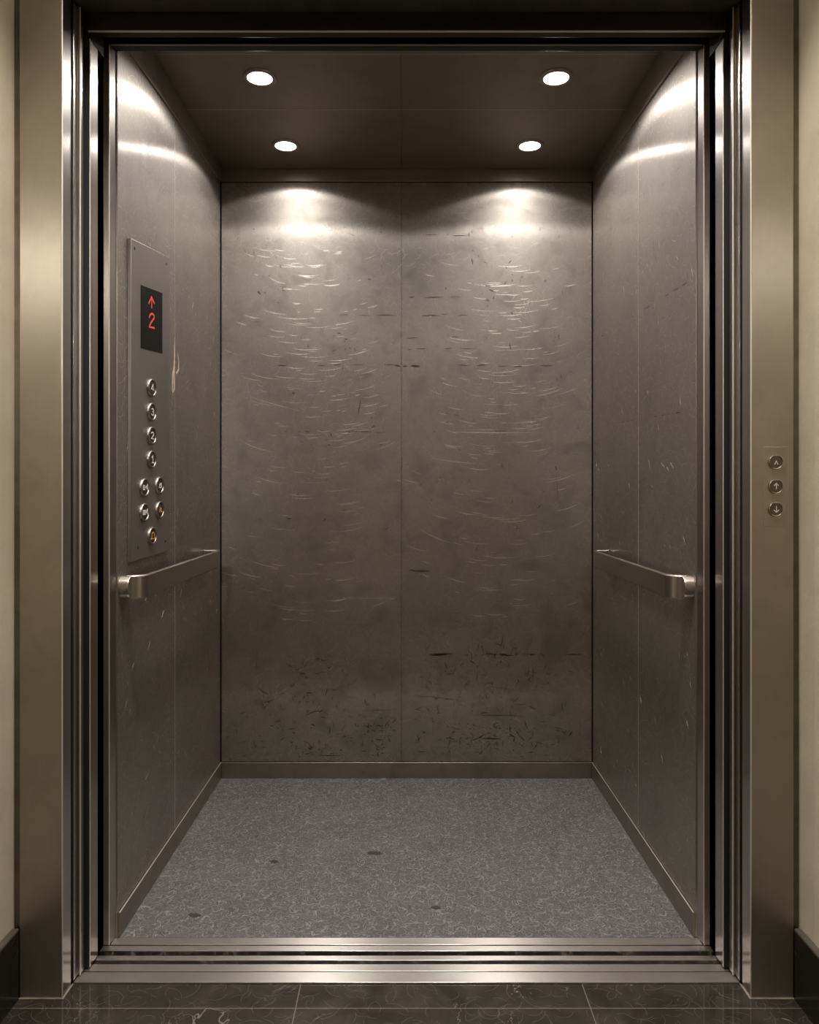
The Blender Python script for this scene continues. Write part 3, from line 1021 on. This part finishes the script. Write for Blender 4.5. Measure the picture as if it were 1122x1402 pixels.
# ------------------------------------------------------------------ call buttons on the right jamb
cc = Vector((U(287.6), YA, Z(0)))
call = thing('call_panel', 'thin plate of three round call buttons with arrows on the right jamb', 'call panel', cc)
MB().box(U(278.5), U(297), YA - 0.0005, YA + 0.001, Z(-30), Z(32)).build('faceplate', 'steel_frame', call, bevel=0.0003, loc=cc)
AR = {'chevron': [[(-3.2, -5.5), (0.6, 2.0), (4.4, -5.5)]],
      'up': [[(0.8, -6.0), (0.8, 7)], [(-4.2, 1.5), (0.8, 7.2), (5.8, 1.5)]],
      'down': [[(0.8, 7), (0.8, -7)], [(-5, -1.8), (0.8, -7.4), (6.6, -1.8)]]}
for py, g, lab in ((632.5, 'chevron', 'top call button with a small chevron'), (666, 'up', 'middle call button with an up arrow'), (697, 'down', 'bottom call button with a down arrow')):
    c = Vector((U((1062 - VX) / 1.756), YA - 0.0005, Z((VY - py) / 1.756)))
    R = 0.0168
    b = MB().lathe([(R, -0.0004), (R, 0.0018), (R - 0.0008, 0.0040), (R - 0.0018, 0.0044), (R - 0.0028, 0.0036), (R - 0.0030, 0.0024)], c, (0, -1, 0), 40).build('button', 'call_rim', call, smooth=True, loc=c)
    MB().lathe([(R - 0.0031, 0.0015), (R - 0.0033, 0.0028), (R - 0.006, 0.0032), (0, 0.0033)], c, (0, -1, 0), 40).build('button_cap', 'call_cap', b, smooth=True, loc=c)
    mb = MB()
    for poly in AR[g]:
        mb.stroke([(x / 1000, y / 1000) for x, y in poly], 0.0017, c + Vector((0, -0.0031, 0)), (1, 0, 0), (0, 0, 1), (0, -1, 0), h=0.0005)
    mb.build('arrow', 'white', b, loc=c)
    b['label'] = lab

# ------------------------------------------------------------------ the hall in front
HW = U(307.5)
HY = -3.0
HZ = 2.75
o = MB().box(-HW - 0.1, HW + 0.1, HY, K(1.7058), -0.06, FL).build('floor_hall', 'marble')
tag(o, 'polished dark veined marble floor of the hall before the sill', 'floor', kind='structure')
for s, nm in ((-1, 'wall_hall_left'), (1, 'wall_hall_right')):
    side = 'left' if s < 0 else 'right'
    o = MB().box(s * HW, s * (HW + 0.1), HY, YA + 0.02, FL, HZ).build(nm, 'plaster')
    tag(o, 'beige plaster hall wall beside the %s jamb' % side, 'wall', kind='structure')
    t = thing('baseboard_hall_' + side, 'black stone baseboard at the foot of the %s plaster wall' % side, 'baseboard', (s * HW, 0, FL), kind='structure')
    MB().box(s * U(302.2), s * (HW + 0.001), HY, YA - 0.001, FL, Z(-346)).build('stone_slab', 'stone', t, bevel=0.001)
    MB().box(s * U(302.0), s * (HW + 0.001), HY, YA - 0.001, Z(-346), Z(-343)).build('top_edge', 'stone_cap', t, bevel=0.003, seg=3)
o = MB().box(-HW - 0.1, HW + 0.1, YA + 0.003, YA + 0.03, Z(392 + 36), HZ).build('wall_front', 'plaster')
tag(o, 'plaster wall above the elevator frame', 'wall', kind='structure')
o = MB().box(-HW - 0.1, HW + 0.1, HY - 0.1, HY, -0.06, HZ).build('wall_hall_back', 'hall_rear')
tag(o, 'plaster wall of the hall opposite the elevator', 'wall', kind='structure')
o = MB().box(-HW - 0.1, HW + 0.1, HY - 0.1, YA + 0.03, HZ, HZ + 0.1).build('ceiling_hall', 'hall_ceiling')
tag(o, 'painted ceiling of the hall', 'ceiling', kind='structure')


def hall_light(x, y, lab, watts, spread, aim=None, aim_watts=0.0):
    t = thing('hall_downlight', lab, 'ceiling light', (x, y, HZ), 'hall ceiling lights')
    c = (x, y, HZ)
    MB().lathe([(0.075, -0.0005), (0.078, -0.006), (0.090, -0.005), (0.092, -0.0004)], c, (0, 0, 1)).build('trim_ring', 'ring', t, smooth=True, loc=c)
    MB().lathe([(0.0, -0.005), (0.07, -0.004), (0.0755, -0.0006)], c, (0, 0, 1)).build('lens', 'hall_lens', t, smooth=True, loc=c)
    la = bpy.data.lights.new('lamp', 'AREA')
    la.shape = 'DISK'
    la.size = 0.14
    la.energy = watts
    la.spread = math.radians(spread)
    la.color = (1.0, 0.95, 0.87)
    lo = bpy.data.objects.new('lamp', la)
    COL.objects.link(lo)
    lo.parent = t
    lo.location = (0, 0, -0.0065)
    if aim:      # added unseen lamp, aimed to put a highlight on the jamb
        la = bpy.data.lights.new('added_jamb_lamp', 'AREA')
        la.shape = 'DISK'
        la.size = 0.13
        la.energy = aim_watts
        la.spread = math.radians(13)
        la.color = (1.0, 0.95, 0.87)
        lo = bpy.data.objects.new('added_jamb_lamp', la)
        COL.objects.link(lo)
        lo.parent = t
        lo.location = (0, 0, -0.02)
        lo.rotation_euler = (Vector(aim) - Vector((x, y, HZ))).to_track_quat('-Z', 'Y').to_euler()


hall_light(-0.46, -2.2, 'hall ceiling light at the left, behind the viewer', 15, 104, (-0.86, YA, 1.56), 0.42)
hall_light(0.46, -2.2, 'hall ceiling light at the right, behind the viewer', 12, 104, (0.86, YA, 1.54), 0.19)
hall_light(-0.42, 1.40, 'hall ceiling light at the left, just before the elevator', 9, 84)
hall_light(0.42, 1.40, 'hall ceiling light at the right, just before the elevator', 9, 84)

# ------------------------------------------------------------------ world, camera, view
w = bpy.data.worlds.new('dark')
SC.world = w
w.use_nodes = True
w.node_tree.nodes['Background'].inputs[0].default_value = (0, 0, 0, 1)
w.node_tree.nodes['Background'].inputs[1].default_value = 0.0

cam = bpy.data.cameras.new('camera')
cam.sensor_fit = 'VERTICAL'
cam.sensor_height = 36.0
cam.lens = F * 36.0 / 1402.0
cam.shift_x = (561.0 - VX) / 1402.0
cam.shift_y = (VY - 701.0) / 1402.0
cam.clip_start = 0.02
co = bpy.data.objects.new('camera', cam)
COL.objects.link(co)
co.location = (0, 0, Z(0))
co.rotation_euler = (math.pi / 2, 0, 0)
SC.camera = co

vs_ = SC.view_settings
vs_.view_transform = 'Standard'
vs_.look = 'None'
vs_.gamma = 1.0
vs_.use_curve_mapping = False
vs_.exposure = 0.0
SC.cycles.max_bounces = 14
SC.cycles.glossy_bounces = 12
SC.cycles.diffuse_bounces = 6
SC.cycles.sample_clamp_indirect = 6.0
SC.cycles.use_denoising = True
